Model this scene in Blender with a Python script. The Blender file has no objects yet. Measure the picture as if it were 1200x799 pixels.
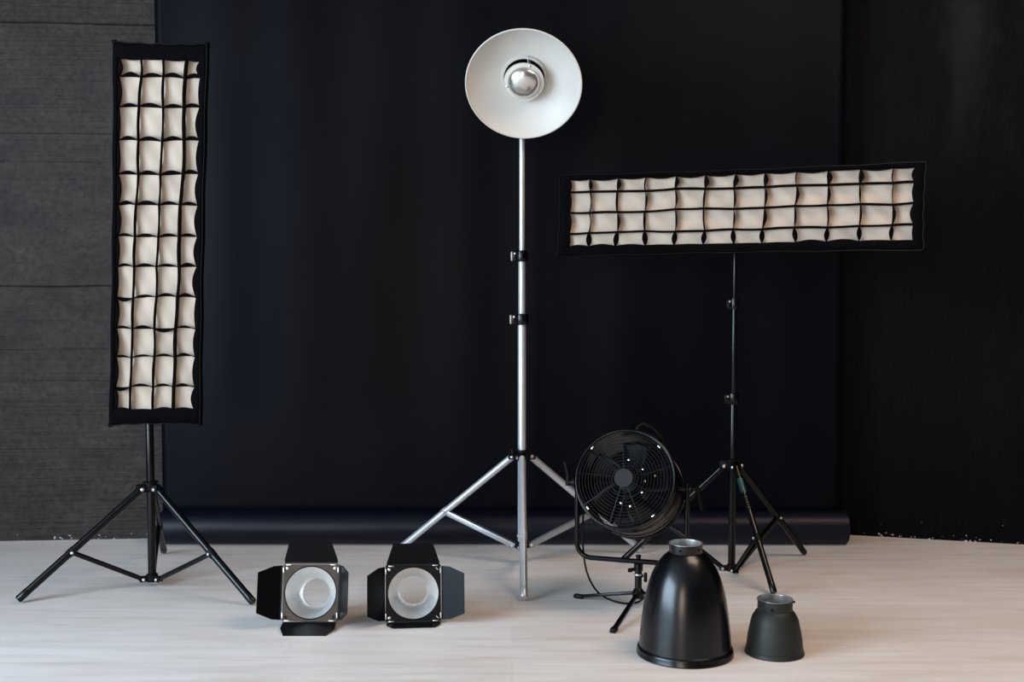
import bpy, bmesh, math, random
from mathutils import Vector, Matrix
random.seed(7)
C = bpy.context.scene.collection
V = Vector
PI = math.pi

# ------------------------------------------------------------------ camera
F = 1350.0; H = 1.17; TP = 0.0574
cp = 1 / math.sqrt(1 + TP * TP); sp = TP * cp
FW = V((0, cp, -sp)); UP = V((0, sp, cp)); RT = V((1, 0, 0)); EYE = V((0, 0, H))
def ray(px, py): return FW + RT * ((px - 600) / F) + UP * ((399.5 - py) / F)
def G(px, py, z=0.0):                     # point of height z seen at that pixel
    d = ray(px, py); return EYE + d * ((z - H) / d.z)
def P(px, py, Y):                         # point at depth Y
    d = ray(px, py); return EYE + d * (Y / d.y)
cam = bpy.data.cameras.new('camera'); co = bpy.data.objects.new('camera', cam); C.objects.link(co)
co.location = EYE; co.rotation_euler = (PI / 2 - math.atan(TP), 0, 0)
cam.sensor_width = 36; cam.lens = F * 36 / 1200
bpy.context.scene.camera = co

# ------------------------------------------------------------------ materials
def mat(name, col, rough=.5, metal=0.0, var=.12, vscale=12, bump=0.0, bscale=200, coat=0.0, sheen=0.0, spec=.5, stretch=(1,1,1), col2=None):
    m = bpy.data.materials.new(name); m.use_nodes = True
    nt = m.node_tree; b = nt.nodes['Principled BSDF']
    b.inputs['Roughness'].default_value = rough; b.inputs['Metallic'].default_value = metal
    b.inputs['Coat Weight'].default_value = coat; b.inputs['Sheen Weight'].default_value = sheen
    b.inputs['Specular IOR Level'].default_value = spec
    tc = nt.nodes.new('ShaderNodeTexCoord'); mp = nt.nodes.new('ShaderNodeMapping'); mp.inputs['Scale'].default_value = stretch
    nt.links.new(tc.outputs['Object'], mp.inputs[0])
    n = nt.nodes.new('ShaderNodeTexNoise'); n.inputs['Scale'].default_value = vscale; n.inputs['Detail'].default_value = 5
    nt.links.new(mp.outputs[0], n.inputs['Vector'])
    r = nt.nodes.new('ShaderNodeValToRGB'); r.color_ramp.elements[0].position = .3; r.color_ramp.elements[1].position = .7
    c2 = col2 or tuple(min(1, c * (1 + var)) for c in col)
    r.color_ramp.elements[0].color = (*[c * (1 - var) if not col2 else c for c in col], 1); r.color_ramp.elements[1].color = (*c2, 1)
    nt.links.new(n.outputs['Fac'], r.inputs[0]); nt.links.new(r.outputs[0], b.inputs['Base Color'])
    if bump:
        n2 = nt.nodes.new('ShaderNodeTexNoise'); n2.inputs['Scale'].default_value = bscale; n2.inputs['Detail'].default_value = 3
        nt.links.new(mp.outputs[0], n2.inputs['Vector'])
        bp = nt.nodes.new('ShaderNodeBump'); bp.inputs['Strength'].default_value = bump; bp.inputs['Distance'].default_value = .004
        nt.links.new(n2.outputs['Fac'], bp.inputs['Height']); nt.links.new(bp.outputs[0], b.inputs['Normal'])
    return m
M = dict(
    black_metal=mat('black_metal', (.002,.002,.0025), .20, 0, .2, 30, .05, 400, spec=.26),
    black_paint=mat('black_paint', (.002,.002,.0025), .42, 0, .2, 30, .15, 500, spec=.16),
    flap=mat('flap_black', (.0012,.0014,.002), .36, 0, .2, 20, .08, 300, spec=.13),
    plastic=mat('black_plastic', (.002,.002,.0025), .5, 0, .2, 40, .1, 500, spec=.14),
    fabric=mat('black_fabric', (.0010,.0009,.0013), .75, 0, .3, 14, .5, 90, sheen=.0, spec=.03),
    strip=mat('grid_webbing', (.0025,.0012,.0014), .85, 0, .2, 50, .2, 300, spec=.04),
    diff=mat('diffuser_cloth', (.45,.36,.285), .9, 0, .06, 9, .25, 24, spec=.1),
    silver=mat('silver_tube', (.60,.61,.64), .33, .65, .05, 20, .03, 300),
    brush=mat('brushed_channel', (.36,.36,.375), .38, .7, .1, 20, .05, 300),
    steel=mat('steel', (.75,.75,.74), .3, .9, .08, 60),
    dish=mat('dish_white', (.535,.50,.45), .42, 0, .04, 6, .05, 60, spec=.4),
    dome=mat('dome_satin', (.66,.645,.61), .22, .95, .05, 12),
    bowl=mat('silver_bowl', (.90,.90,.88), .30, .62, .05, 25, .4, 90),
    bronze=mat('bronze_plate', (.034,.025,.018), .42, .45, .25, 30, .1, 200),
    bell=mat('satin_black_bell', (.0010,.0012,.0020), .25, .0, .15, 8, .04, 300, spec=.42),
    bellsmall=mat('matte_grey_green', (.017,.020,.017), .5, .1, .15, 20, .12, 350, spec=.3),
    hub=mat('grey_cap', (.016,.016,.018), .6, spec=.2),
    wire=mat('grille_wire', (.004,.004,.0045), .35, .0, spec=.22),
    yellow=mat('yellow_mark', (.45,.38,.06), .5),
    green=mat('green_mark', (.004,.05,.04), .4),
    whitem=mat('white_mark', (.16,.17,.18), .4),
    clear=mat('window_paint', (.7,.7,.7), .5),
    roller=mat('cardboard_tube', (.35,.27,.19), .8),
)

# ------------------------------------------------------------------ mesh builder
class MB:
    def __init__(s): s.v = []; s.f = []
    def add(s, vs, fs):
        o = len(s.v); s.v += [V(p) for p in vs]; s.f += [tuple(i + o for i in f) for f in fs]; return s
    def box(s, c, size, R=None, bev=0.0):
        x, y, z = [a / 2 for a in size]; b = bm_box(x, y, z, bev)
        Mx = Matrix.Translation(V(c)) @ (R.to_4x4() if R else Matrix.Identity(4))
        return s.add([Mx @ p for p in b[0]], b[1])
    def tube(s, pts, r, seg=16, cap=True):
        pts = [V(p) for p in pts]; n = len(pts)
        rs = r if isinstance(r, (list, tuple)) else [r] * n
        up = None; rings = []
        for i in range(n):
            t = (pts[min(i + 1, n - 1)] - pts[max(i - 1, 0)]).normalized()
            if up is None:
                a = V((0, 0, 1)) if abs(t.z) < .9 else V((1, 0, 0)); up = t.cross(a).normalized()
            up = (up - t * up.dot(t)).normalized(); w = t.cross(up)
            rings.append([pts[i] + (up * math.cos(2*PI*k/seg) + w * math.sin(2*PI*k/seg)) * rs[i] for k in range(seg)])
        vs = [p for R_ in rings for p in R_]; fs = []
        for i in range(n - 1):
            for k in range(seg):
                a = i*seg + k; b = i*seg + (k+1) % seg; fs.append((a, b, b + seg, a + seg))
        if cap: fs.append(tuple(range(seg))[::-1]); fs.append(tuple(range((n-1)*seg, n*seg)))
        return s.add(vs, fs)
    def lathe(s, prof, Mx, seg=64, closed=False):     # prof: (radius, z) list
        vs = []; fs = []; n = len(prof)
        for r, z in prof:
            for k in range(seg):
                vs.append(Mx @ V((r*math.cos(2*PI*k/seg), r*math.sin(2*PI*k/seg), z)))
        for i in range(n if closed else n - 1):
            j = (i + 1) % n
            for k in range(seg):
                k2 = (k+1) % seg; fs.append((i*seg+k, i*seg+k2, j*seg+k2, j*seg+k))
        s.add(vs, fs); return s
    def prism(s, poly, y0, y1, Mx):                    # poly in local x,z, extruded in local y
        n = len(poly)
        vs = [Mx @ V((x, y0, z)) for x, z in poly] + [Mx @ V((x, y1, z)) for x, z in poly]
        fs = [tuple(range(n)), tuple(range(n, 2*n))[::-1]] + [(i, (i+1) % n, (i+1) % n + n, i + n) for i in range(n)]
        return s.add(vs, fs)
    def torus(s, Mx, R_, r, seg=64, rs=6):
        return s.lathe([(R_ + r*math.cos(2*PI*k/rs), r*math.sin(2*PI*k/rs)) for k in range(rs)], Mx, seg, True)
    def build(s, name, m, parent=None, smooth=True, ang=35):
        off = V((0, 0, 0)); q = parent
        while q: off += q.location; q = q.parent
        me = bpy.data.meshes.new(name)
        me.from_pydata([p - off for p in s.v], [], s.f)
        b = bmesh.new(); b.from_mesh(me)
        bmesh.ops.remove_doubles(b, verts=b.verts, dist=1e-6)
        bmesh.ops.recalc_face_normals(b, faces=b.faces); b.to_mesh(me); b.free()
        if smooth:
            for p in me.polygons: p.use_smooth = True
            me.set_sharp_from_angle(angle=math.radians(ang))
        me.materials.append(m)
        o = bpy.data.objects.new(name, me); C.objects.link(o)
        if parent: o.parent = parent
        return o
def bm_box(x, y, z, bev):
    b = bmesh.new(); bmesh.ops.create_cube(b, size=2)
    for v in b.verts: v.co = V((v.co.x*x, v.co.y*y, v.co.z*z))
    if bev: bmesh.ops.bevel(b, geom=b.edges[:], offset=bev, segments=2, affect='EDGES', profile=.5)
    b.verts.index_update()
    r = ([v.co.copy() for v in b.verts], [tuple(v.index for v in f.verts) for f in b.faces]); b.free(); return r
def thing(name, label, cat, loc, group=None):
    o = bpy.data.objects.new(name, None); C.objects.link(o); o.location = loc; o.empty_display_size = .05
    o['label'] = label; o['category'] = cat
    if group: o['group'] = group
    return o
def frame(o, z, x=None):                                # matrix with local Z along z
    z = V(z).normalized(); x = V(x) if x is not None else (V((1,0,0)) if abs(z.x) < .9 else V((0,1,0)))
    x = (x - z * x.dot(z)).normalized(); y = z.cross(x)
    m = Matrix((x, y, z)).transposed().to_4x4(); m.translation = V(o); return m
def zrot(x, y=None, z=None):                            # 3x3 from axes x and z
    x = V(x).normalized(); z = V(z); z = (z - x*z.dot(x)).normalized(); y = z.cross(x)
    return Matrix((x, y, z)).transposed()
def struct(o, **k): o['kind'] = 'structure'; return o

# ------------------------------------------------------------------ setting
def floor_mat():
    m = bpy.data.materials.new('whitewashed_planks'); m.use_nodes = True; nt = m.node_tree; L = nt.links; N = nt.nodes.new
    b = nt.nodes['Principled BSDF']
    tc = N('ShaderNodeTexCoord')
    br = N('ShaderNodeTexBrick'); br.offset = .37; br.inputs['Scale'].default_value = 1
    br.inputs['Brick Width'].default_value = 1.9; br.inputs['Row Height'].default_value = .19
    br.inputs['Mortar Size'].default_value = .0012; br.inputs['Mortar Smooth'].default_value = .3
    br.inputs['Color1'].default_value = (.0,.0,.0,1); br.inputs['Color2'].default_value = (1,1,1,1); br.inputs['Mortar'].default_value = (.5,.5,.5,1)
    L.new(tc.outputs['Object'], br.inputs['Vector'])
    mp = N('ShaderNodeMapping'); mp.inputs['Scale'].default_value = (1.0, 9, 1); L.new(tc.outputs['Object'], mp.inputs[0])
    n1 = N('ShaderNodeTexNoise'); n1.inputs['Scale'].default_value = 2.2; n1.inputs['Detail'].default_value = 8; n1.inputs['Roughness'].default_value = .6; n1.inputs['Distortion'].default_value = .4
    L.new(mp.outputs[0], n1.inputs['Vector'])
    r1 = N('ShaderNodeValToRGB'); e = r1.color_ramp.elements
    e[0].position = .30; e[0].color = (.66,.58,.52,1); e[1].position = .62; e[1].color = (.76,.72,.69,1)
    x = e.new(.47); x.color = (.715,.66,.62,1)
    L.new(n1.outputs['Fac'], r1.inputs[0])
    # per-plank tone
    mx = N('ShaderNodeMix'); mx.data_type = 'RGBA'; mx.blend_type = 'MULTIPLY'; mx.inputs[0].default_value = 1
    r2 = N('ShaderNodeValToRGB'); r2.color_ramp.elements[0].color = (.92,.905,.895,1); r2.color_ramp.elements[1].color = (1,1,1,1)
    L.new(br.outputs['Color'], r2.inputs[0]); L.new(r1.outputs[0], mx.inputs[6]); L.new(r2.outputs[0], mx.inputs[7])
    # rare dark grain streaks
    mp2 = N('ShaderNodeMapping'); mp2.inputs['Scale'].default_value = (1.6, 22, 1); L.new(tc.outputs['Object'], mp2.inputs[0])
    n2 = N('ShaderNodeTexNoise'); n2.inputs['Scale'].default_value = 2.0; n2.inputs['Detail'].default_value = 6; L.new(mp2.outputs[0], n2.inputs['Vector'])
    r3 = N('ShaderNodeValToRGB'); r3.color_ramp.elements[0].position = .64; r3.color_ramp.elements[1].position = .74
    r3.color_ramp.elements[0].color = (1,1,1,1); r3.color_ramp.elements[1].color = (.84,.79,.75,1)
    L.new(n2.outputs['Fac'], r3.inputs[0])
    m2 = N('ShaderNodeMix'); m2.data_type = 'RGBA'; m2.blend_type = 'MULTIPLY'; m2.inputs[0].default_value = 1
    L.new(mx.outputs[2], m2.inputs[6]); L.new(r3.outputs[0], m2.inputs[7])
    # seams
    m3 = N('ShaderNodeMix'); m3.data_type = 'RGBA'; m3.inputs[7].default_value = (.36,.30,.26,1)
    ms = N('ShaderNodeMath'); ms.operation = 'MULTIPLY'; ms.inputs[1].default_value = .3
    L.new(br.outputs['Fac'], ms.inputs[0]); L.new(ms.outputs[0], m3.inputs[0]); L.new(m2.outputs[2], m3.inputs[6])
    L.new(m3.outputs[2], b.inputs['Base Color'])
    b.inputs['Roughness'].default_value = .42; b.inputs['Specular IOR Level'].default_value = .5
    bp = N('ShaderNodeBump'); bp.inputs['Strength'].default_value = .12; bp.inputs['Distance'].default_value = .002
    L.new(n2.outputs['Fac'], bp.inputs['Height']); L.new(bp.outputs[0], b.inputs['Normal'])
    return m
def wall_mat(name, base, light, boards, patches, chips):
    m = bpy.data.materials.new(name); m.use_nodes = True; nt = m.node_tree; L = nt.links; N = nt.nodes.new
    b = nt.nodes['Principled BSDF']; tc = N('ShaderNodeTexCoord')
    mp = N('ShaderNodeMapping'); mp.inputs['Scale'].default_value = (1.2, 1.2, 2.8) if boards else (7, 7, 1.6)
    L.new(tc.outputs['Object'], mp.inputs[0])
    n = N('ShaderNodeTexNoise'); n.inputs['Scale'].default_value = 3.2; n.inputs['Detail'].default_value = 9; n.inputs['Roughness'].default_value = .65
    L.new(mp.outputs[0], n.inputs['Vector'])
    r = N('ShaderNodeValToRGB'); r.color_ramp.elements[0].position = .3; r.color_ramp.elements[1].position = .72
    r.color_ramp.elements[0].color = (*base, 1); r.color_ramp.elements[1].color = (*light, 1)
    L.new(n.outputs['Fac'], r.inputs[0]); cur = r.outputs[0]
    sep = N('ShaderNodeSeparateXYZ'); L.new(tc.outputs['Object'], sep.inputs[0])
    hgt = n.outputs['Fac']
    def math_(op, a, b_, c=None):
        q = N('ShaderNodeMath'); q.operation = op
        for i, t in enumerate((a, b_, c)):
            if t is None: continue
            if isinstance(t, (int, float)): q.inputs[i].default_value = t
            else: L.new(t, q.inputs[i])
        return q.outputs[0]
    if boards:
        wob = N('ShaderNodeTexNoise'); wob.inputs['Scale'].default_value = 1.4; wob.inputs['Detail'].default_value = 4; L.new(tc.outputs['Object'], wob.inputs['Vector'])
        zz = math_('ADD', sep.outputs['Z'], math_('MULTIPLY', wob.outputs['Fac'], .03))
        tot = None
        for z0, w, s in ((2.268, .006, 1), (1.80, .004, .45), (1.68, .004, .3), (1.135, .005, .9), (.72, .004, .35), (.86, .003, .3), (.42, .004, .3)):
            d = math_('ABSOLUTE', math_('SUBTRACT', zz, z0), 0)
            g = math_('MULTIPLY', math_('SUBTRACT', 1, math_('MINIMUM', math_('DIVIDE', d, w), 1)), s)
            tot = g if tot is None else math_('MAXIMUM', tot, g)
        mx = N('ShaderNodeMix'); mx.data_type = 'RGBA'; mx.inputs[7].default_value = (.006,.006,.007,1)
        L.new(math_('MULTIPLY', tot, .8), mx.inputs[0]); L.new(cur, mx.inputs[6]); cur = mx.outputs[2]
        hgt = math_('SUBTRACT', hgt, math_('MULTIPLY', tot, 1.2))
        vo = N('ShaderNodeTexVoronoi'); vo.inputs['Scale'].default_value = 26; L.new(tc.outputs['Object'], vo.inputs['Vector'])
        pit = math_('LESS_THAN', vo.outputs['Distance'], .12)
        hgt = math_('SUBTRACT', hgt, math_('MULTIPLY', pit, .5))
        # trowel ridges
        mpr = N('ShaderNodeMapping'); mpr.inputs['Scale'].default_value = (.8, .8, 26); L.new(tc.outputs['Object'], mpr.inputs[0])
        rn = N('ShaderNodeTexNoise'); rn.inputs['Scale'].default_value = 2.5; rn.inputs['Detail'].default_value = 3; L.new(mpr.outputs[0], rn.inputs['Vector'])
        hgt = math_('ADD', hgt, math_('MULTIPLY', rn.outputs['Fac'], 1.3))
        fnn = N('ShaderNodeTexNoise'); fnn.inputs['Scale'].default_value = 38; fnn.inputs['Detail'].default_value = 6; fnn.inputs['Roughness'].default_value = .7; L.new(tc.outputs['Object'], fnn.inputs['Vector'])
        hgt = math_('ADD', hgt, math_('MULTIPLY', fnn.outputs['Fac'], .9))
        fr_ = N('ShaderNodeValToRGB'); fr_.color_ramp.elements[0].position = .36; fr_.color_ramp.elements[1].position = .62
        fr_.color_ramp.elements[0].color = (.62,.62,.62,1); fr_.color_ramp.elements[1].color = (1.25,1.22,1.2,1); L.new(fnn.outputs['Fac'], fr_.inputs[0])
        mxf = N('ShaderNodeMix'); mxf.data_type = 'RGBA'; mxf.blend_type = 'MULTIPLY'; mxf.inputs[0].default_value = 1
        L.new(cur, mxf.inputs[6]); L.new(fr_.outputs[0], mxf.inputs[7]); cur = mxf.outputs[2]
        mxp = N('ShaderNodeMix'); mxp.data_type = 'RGBA'; mxp.inputs[7].default_value = (.006,.006,.006,1)
        L.new(math_('MULTIPLY', pit, .6), mxp.inputs[0]); L.new(cur, mxp.inputs[6]); cur = mxp.outputs[2]
    if patches:
        pn = N('ShaderNodeTexNoise'); pn.inputs['Scale'].default_value = 1.5; pn.inputs['Detail'].default_value = 6; pn.inputs['Roughness'].default_value = .6
        mp3 = N('ShaderNodeMapping'); mp3.inputs['Scale'].default_value = (1.8, 1.8, .9); L.new(tc.outputs['Object'], mp3.inputs[0]); L.new(mp3.outputs[0], pn.inputs['Vector'])
        pr = N('ShaderNodeValToRGB'); pr.color_ramp.elements[0].position = .56; pr.color_ramp.elements[1].position = .72
        L.new(pn.outputs['Fac'], pr.inputs[0])
        top = math_('SMOOTH_MIN', 1, math_('MAXIMUM', math_('MULTIPLY', math_('SUBTRACT', sep.outputs['Z'], 1.3), 1.1), .12), .1)
        mx = N('ShaderNodeMix'); mx.data_type = 'RGBA'; mx.inputs[7].default_value = (*patches, 1)
        L.new(math_('MULTIPLY', pr.outputs[0], top), mx.inputs[0]); L.new(cur, mx.inputs[6]); cur = mx.outputs[2]
    # chips of bare plaster along the foot of the wall
    cn = N('ShaderNodeTexNoise'); cn.inputs['Scale'].default_value = 75; cn.inputs['Detail'].default_value = 3; L.new(tc.outputs['Object'], cn.inputs['Vector'])
    cn2 = N('ShaderNodeTexNoise'); cn2.inputs['Scale'].default_value = 3.1; L.new(tc.outputs['Object'], cn2.inputs['Vector'])
    thr = math_('ADD', math_('MULTIPLY', sep.outputs['Z'], 3.4), chips)
    thr = math_('SUBTRACT', thr, math_('MULTIPLY', math_('SUBTRACT', cn2.outputs['Fac'], .5), .25))
    far = math_('MULTIPLY', math_('GREATER_THAN', sep.outputs['Z'], .13), .3)
    ch = math_('GREATER_THAN', cn.outputs['Fac'], math_('ADD', math_('MINIMUM', thr, .745), far))
    mx = N('ShaderNodeMix'); mx.data_type = 'RGBA'; mx.inputs[7].default_value = (.5,.47,.44,1)
    L.new(ch, mx.inputs[0]); L.new(cur, mx.inputs[6]); L.new(mx.outputs[2], b.inputs['Base Color'])
    b.inputs['Roughness'].default_value = .6; b.inputs['Specular IOR Level'].default_value = .2 if boards else .05
    bp = N('ShaderNodeBump'); bp.inputs['Strength'].default_value = .7; bp.inputs['Distance'].default_value = .006
    L.new(hgt, bp.inputs['Height']); L.new(bp.outputs[0], b.inputs['Normal'])
    return m

lw0, lw1 = G(0, 634), G(165, 631)
rw0, rw1 = G(1000, 627), G(1200, 638)
def line_x(a, b, x): return a + (b - a) * ((x - a.x) / (b.x - a.x))
# corner hidden behind the backdrop
A = (lw1.y - lw0.y) / (lw1.x - lw0.x); B = (rw1.y - rw0.y) / (rw1.x - rw0.x)
cx = (rw0.y - lw0.y + A * lw0.x - B * rw0.x) / (A - B); corner = V((cx, lw0.y + A * (cx - lw0.x), 0))
XL, XR, YB, ZC = -3.7, 4.4, -3.2, 3.1
WL = line_x(lw0, lw1, XL); WR = line_x(rw0, rw1, XR)
def wall_slab(name, a, b, m, z0=0, z1=ZC, t=.12, side=1):
    a = V((a[0], a[1], 0)); b = V((b[0], b[1], 0)); d = (b - a).normalized(); n = V((-d.y, d.x, 0)) * t * side
    q = MB(); vs = [a, b, b + n, a + n]
    q.add([p + V((0,0,z0)) for p in vs] + [p + V((0,0,z1)) for p in vs], [(0,1,2,3),(4,5,6,7),(0,1,5,4),(1,2,6,5),(2,3,7,6),(3,0,4,7)])
    return struct(q.build(name, m, smooth=False))
wall_slab('wall_left', WL, corner, wall_mat('charcoal_plaster', (.019,.015,.0135), (.040,.0325,.029), True, None, .63))
wall_slab('wall_right', corner, WR, wall_mat('black_plaster', (.0012,.0012,.0018), (.0024,.0023,.0029), False, (.010,.009,.009), .635))
q = MB(); q.add([(XL-.2, YB-.2, 0), (XR+.2, YB-.2, 0), (XR+.2, 5.7, 0), (XL-.2, 5.7, 0), (XL-.2, YB-.2, -.1), (XR+.2, YB-.2, -.1), (XR+.2, 5.7, -.1), (XL-.2, 5.7, -.1)],
               [(0,1,2,3), (4,5,6,7), (0,1,5,4), (1,2,6,5), (2,3,7,6), (3,0,4,7)])
struct(q.build('floor', floor_mat(), smooth=False))
dark = mat('studio_grey_paint', (.06,.058,.056), .8); ceilm = mat('ceiling_paint', (.22,.215,.21), .8)
q = MB(); q.add([(XL-.2, YB-.2, ZC), (XR+.2, YB-.2, ZC), (XR+.2, 5.7, ZC), (XL-.2, 5.7, ZC), (XL-.2, YB-.2, ZC+.1), (XR+.2, YB-.2, ZC+.1), (XR+.2, 5.7, ZC+.1), (XL-.2, 5.7, ZC+.1)],
               [(0,1,2,3), (4,5,6,7), (0,1,5,4), (1,2,6,5), (2,3,7,6), (3,0,4,7)])
struct(q.build('ceiling', ceilm, smooth=False))
# side and rear walls, with the openings of the windows the daylight comes through
def wall_open(name, fixed, axis, lo, hi, o0, o1, z0, z1, m, t):
    q = MB()
    def bx(a, b, c, d):
        if axis == 'x': q.box((fixed + t/2, (a+b)/2, (c+d)/2), (abs(t), b-a, d-c))
        else: q.box(((a+b)/2, fixed + t/2, (c+d)/2), (b-a, abs(t), d-c))
    bx(lo, o0, 0, ZC); bx(o1, hi, 0, ZC); bx(o0, o1, 0, z0); bx(o0, o1, z1, ZC)
    struct(q.build(name, m, smooth=False))
def window(name, fixed, axis, o0, o1, z0, z1, n):
    q = MB(); w = .05
    def bx(a, b, c, d):
        if axis == 'x': q.box((fixed, (a+b)/2, (c+d)/2), (.06, b-a, d-c))
        else: q.box(((a+b)/2, fixed, (c+d)/2), (b-a, .06, d-c))
    bx(o0, o1, z0, z0+w); bx(o0, o1, z1-w, z1); bx(o0, o0+w, z0, z1); bx(o1-w, o1, z0, z1)
    for i in range(1, n): x = o0 + (o1-o0)*i/n; bx(x-w/2, x+w/2, z0, z1)
    struct(q.build(name, M['clear'], smooth=False))
LWIN = (-1.2, 2.6, .5, 2.9); RWIN = (-2.3, -1.1, .5, 2.8)
wall_open('wall_side_left', XL, 'x', YB, WL.y, LWIN[0], LWIN[1], LWIN[2], LWIN[3], dark, -.15)
wall_open('wall_rear', YB, 'y', XL, XR, RWIN[0], RWIN[1], RWIN[2], RWIN[3], dark, -.15)
wall_slab('wall_side_right', (XR, YB), (XR, WR.y), dark, side=-1)
window('window_1', XL-.08, 'x', LWIN[0], LWIN[1], LWIN[2], LWIN[3], 3)
window('window_2', YB-.08, 'y', RWIN[0], RWIN[1], RWIN[2], RWIN[3], 2)

# ------------------------------------------------------------------ paper backdrop
def backdrop():
    YS = 4.985
    bl, br_ = P(190, 600, YS), P(984, 600, YS); tl, tr = P(181, 0, YS), P(991, 0, YS)
    xl = (bl.x + tl.x)/2; xr = (br_.x + tr.x)/2
    roll_r = .072; yc = G(600, 641).y + roll_r*.9
    t = thing('paper_backdrop', 'wide dark navy seamless paper backdrop hanging down to its roll on the floor', 'backdrop', ((xl+xr)/2, YS, 0))
    nx, nz = 96, 30; vs = []; fs = []
    ztop = 2.92
    for j in range(nz + 1):
        z = .08 + (ztop - .08) * j / nz
        for i in range(nx + 1):
            u = i / nx; x = xl + (xr - xl) * u
            k = min(1, (z) / .8)
            y = YS + .012*math.sin(u*2.2*PI + .3)*k + .005*math.sin(u*7.3*PI + 1)*k + .003*math.sin(u*17*PI)*k
            vs.append((x, y, z))
    for j in range(nz):
        for i in range(nx):
            a = j*(nx+1)+i; fs.append((a, a+1, a+nx+2, a+nx+1))
    o = MB().add(vs, fs).build('paper_sheet', mat('navy_paper', (.0015,.0017,.0036), .45, 0, .1, 2.5, .05, 8, spec=.06), t)
    sd = o.modifiers.new('thickness', 'SOLIDIFY'); sd.thickness = .0015
    xr2 = P(991, 625, yc).x; xl2 = xl - .0
    x0, x1 = xl2, xr2; m = frame((x0, yc, roll_r + .001), (1, 0, 0))
    L_ = x1 - x0
    prof = [(.0, .004), (.038, .004), (.04, .0), (roll_r-.003, 0), (roll_r, .003), (roll_r, L_-.003), (roll_r-.003, L_), (.04, L_), (.038, L_-.004), (0, L_-.004)]
    MB().lathe(prof, m, 64).build('paper_roll', mat('rolled_paper', (.0020,.0030,.0085), .42, 0, .1, 2.5, .04, 8, spec=.24), t)  # same paper as the sheet; blue window sheen partly put into its colour
    m2 = frame((xl-.12, YS + .03, ztop + .02), (1, 0, 0))
    MB().lathe([(0,0),(.035,0),(.035,xr-xl+.24),(0,xr-xl+.24)], m2, 32).build('roller_tube', M['roller'], t)
    q = MB()
    for x in (xl-.08, xr+.08): q.box((x, YS+.03, (ztop+.02+ZC)/2), (.03, .05, ZC-ztop-.02))
    q.build('ceiling_bracket', M['black_paint'], t)
backdrop()

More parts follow.
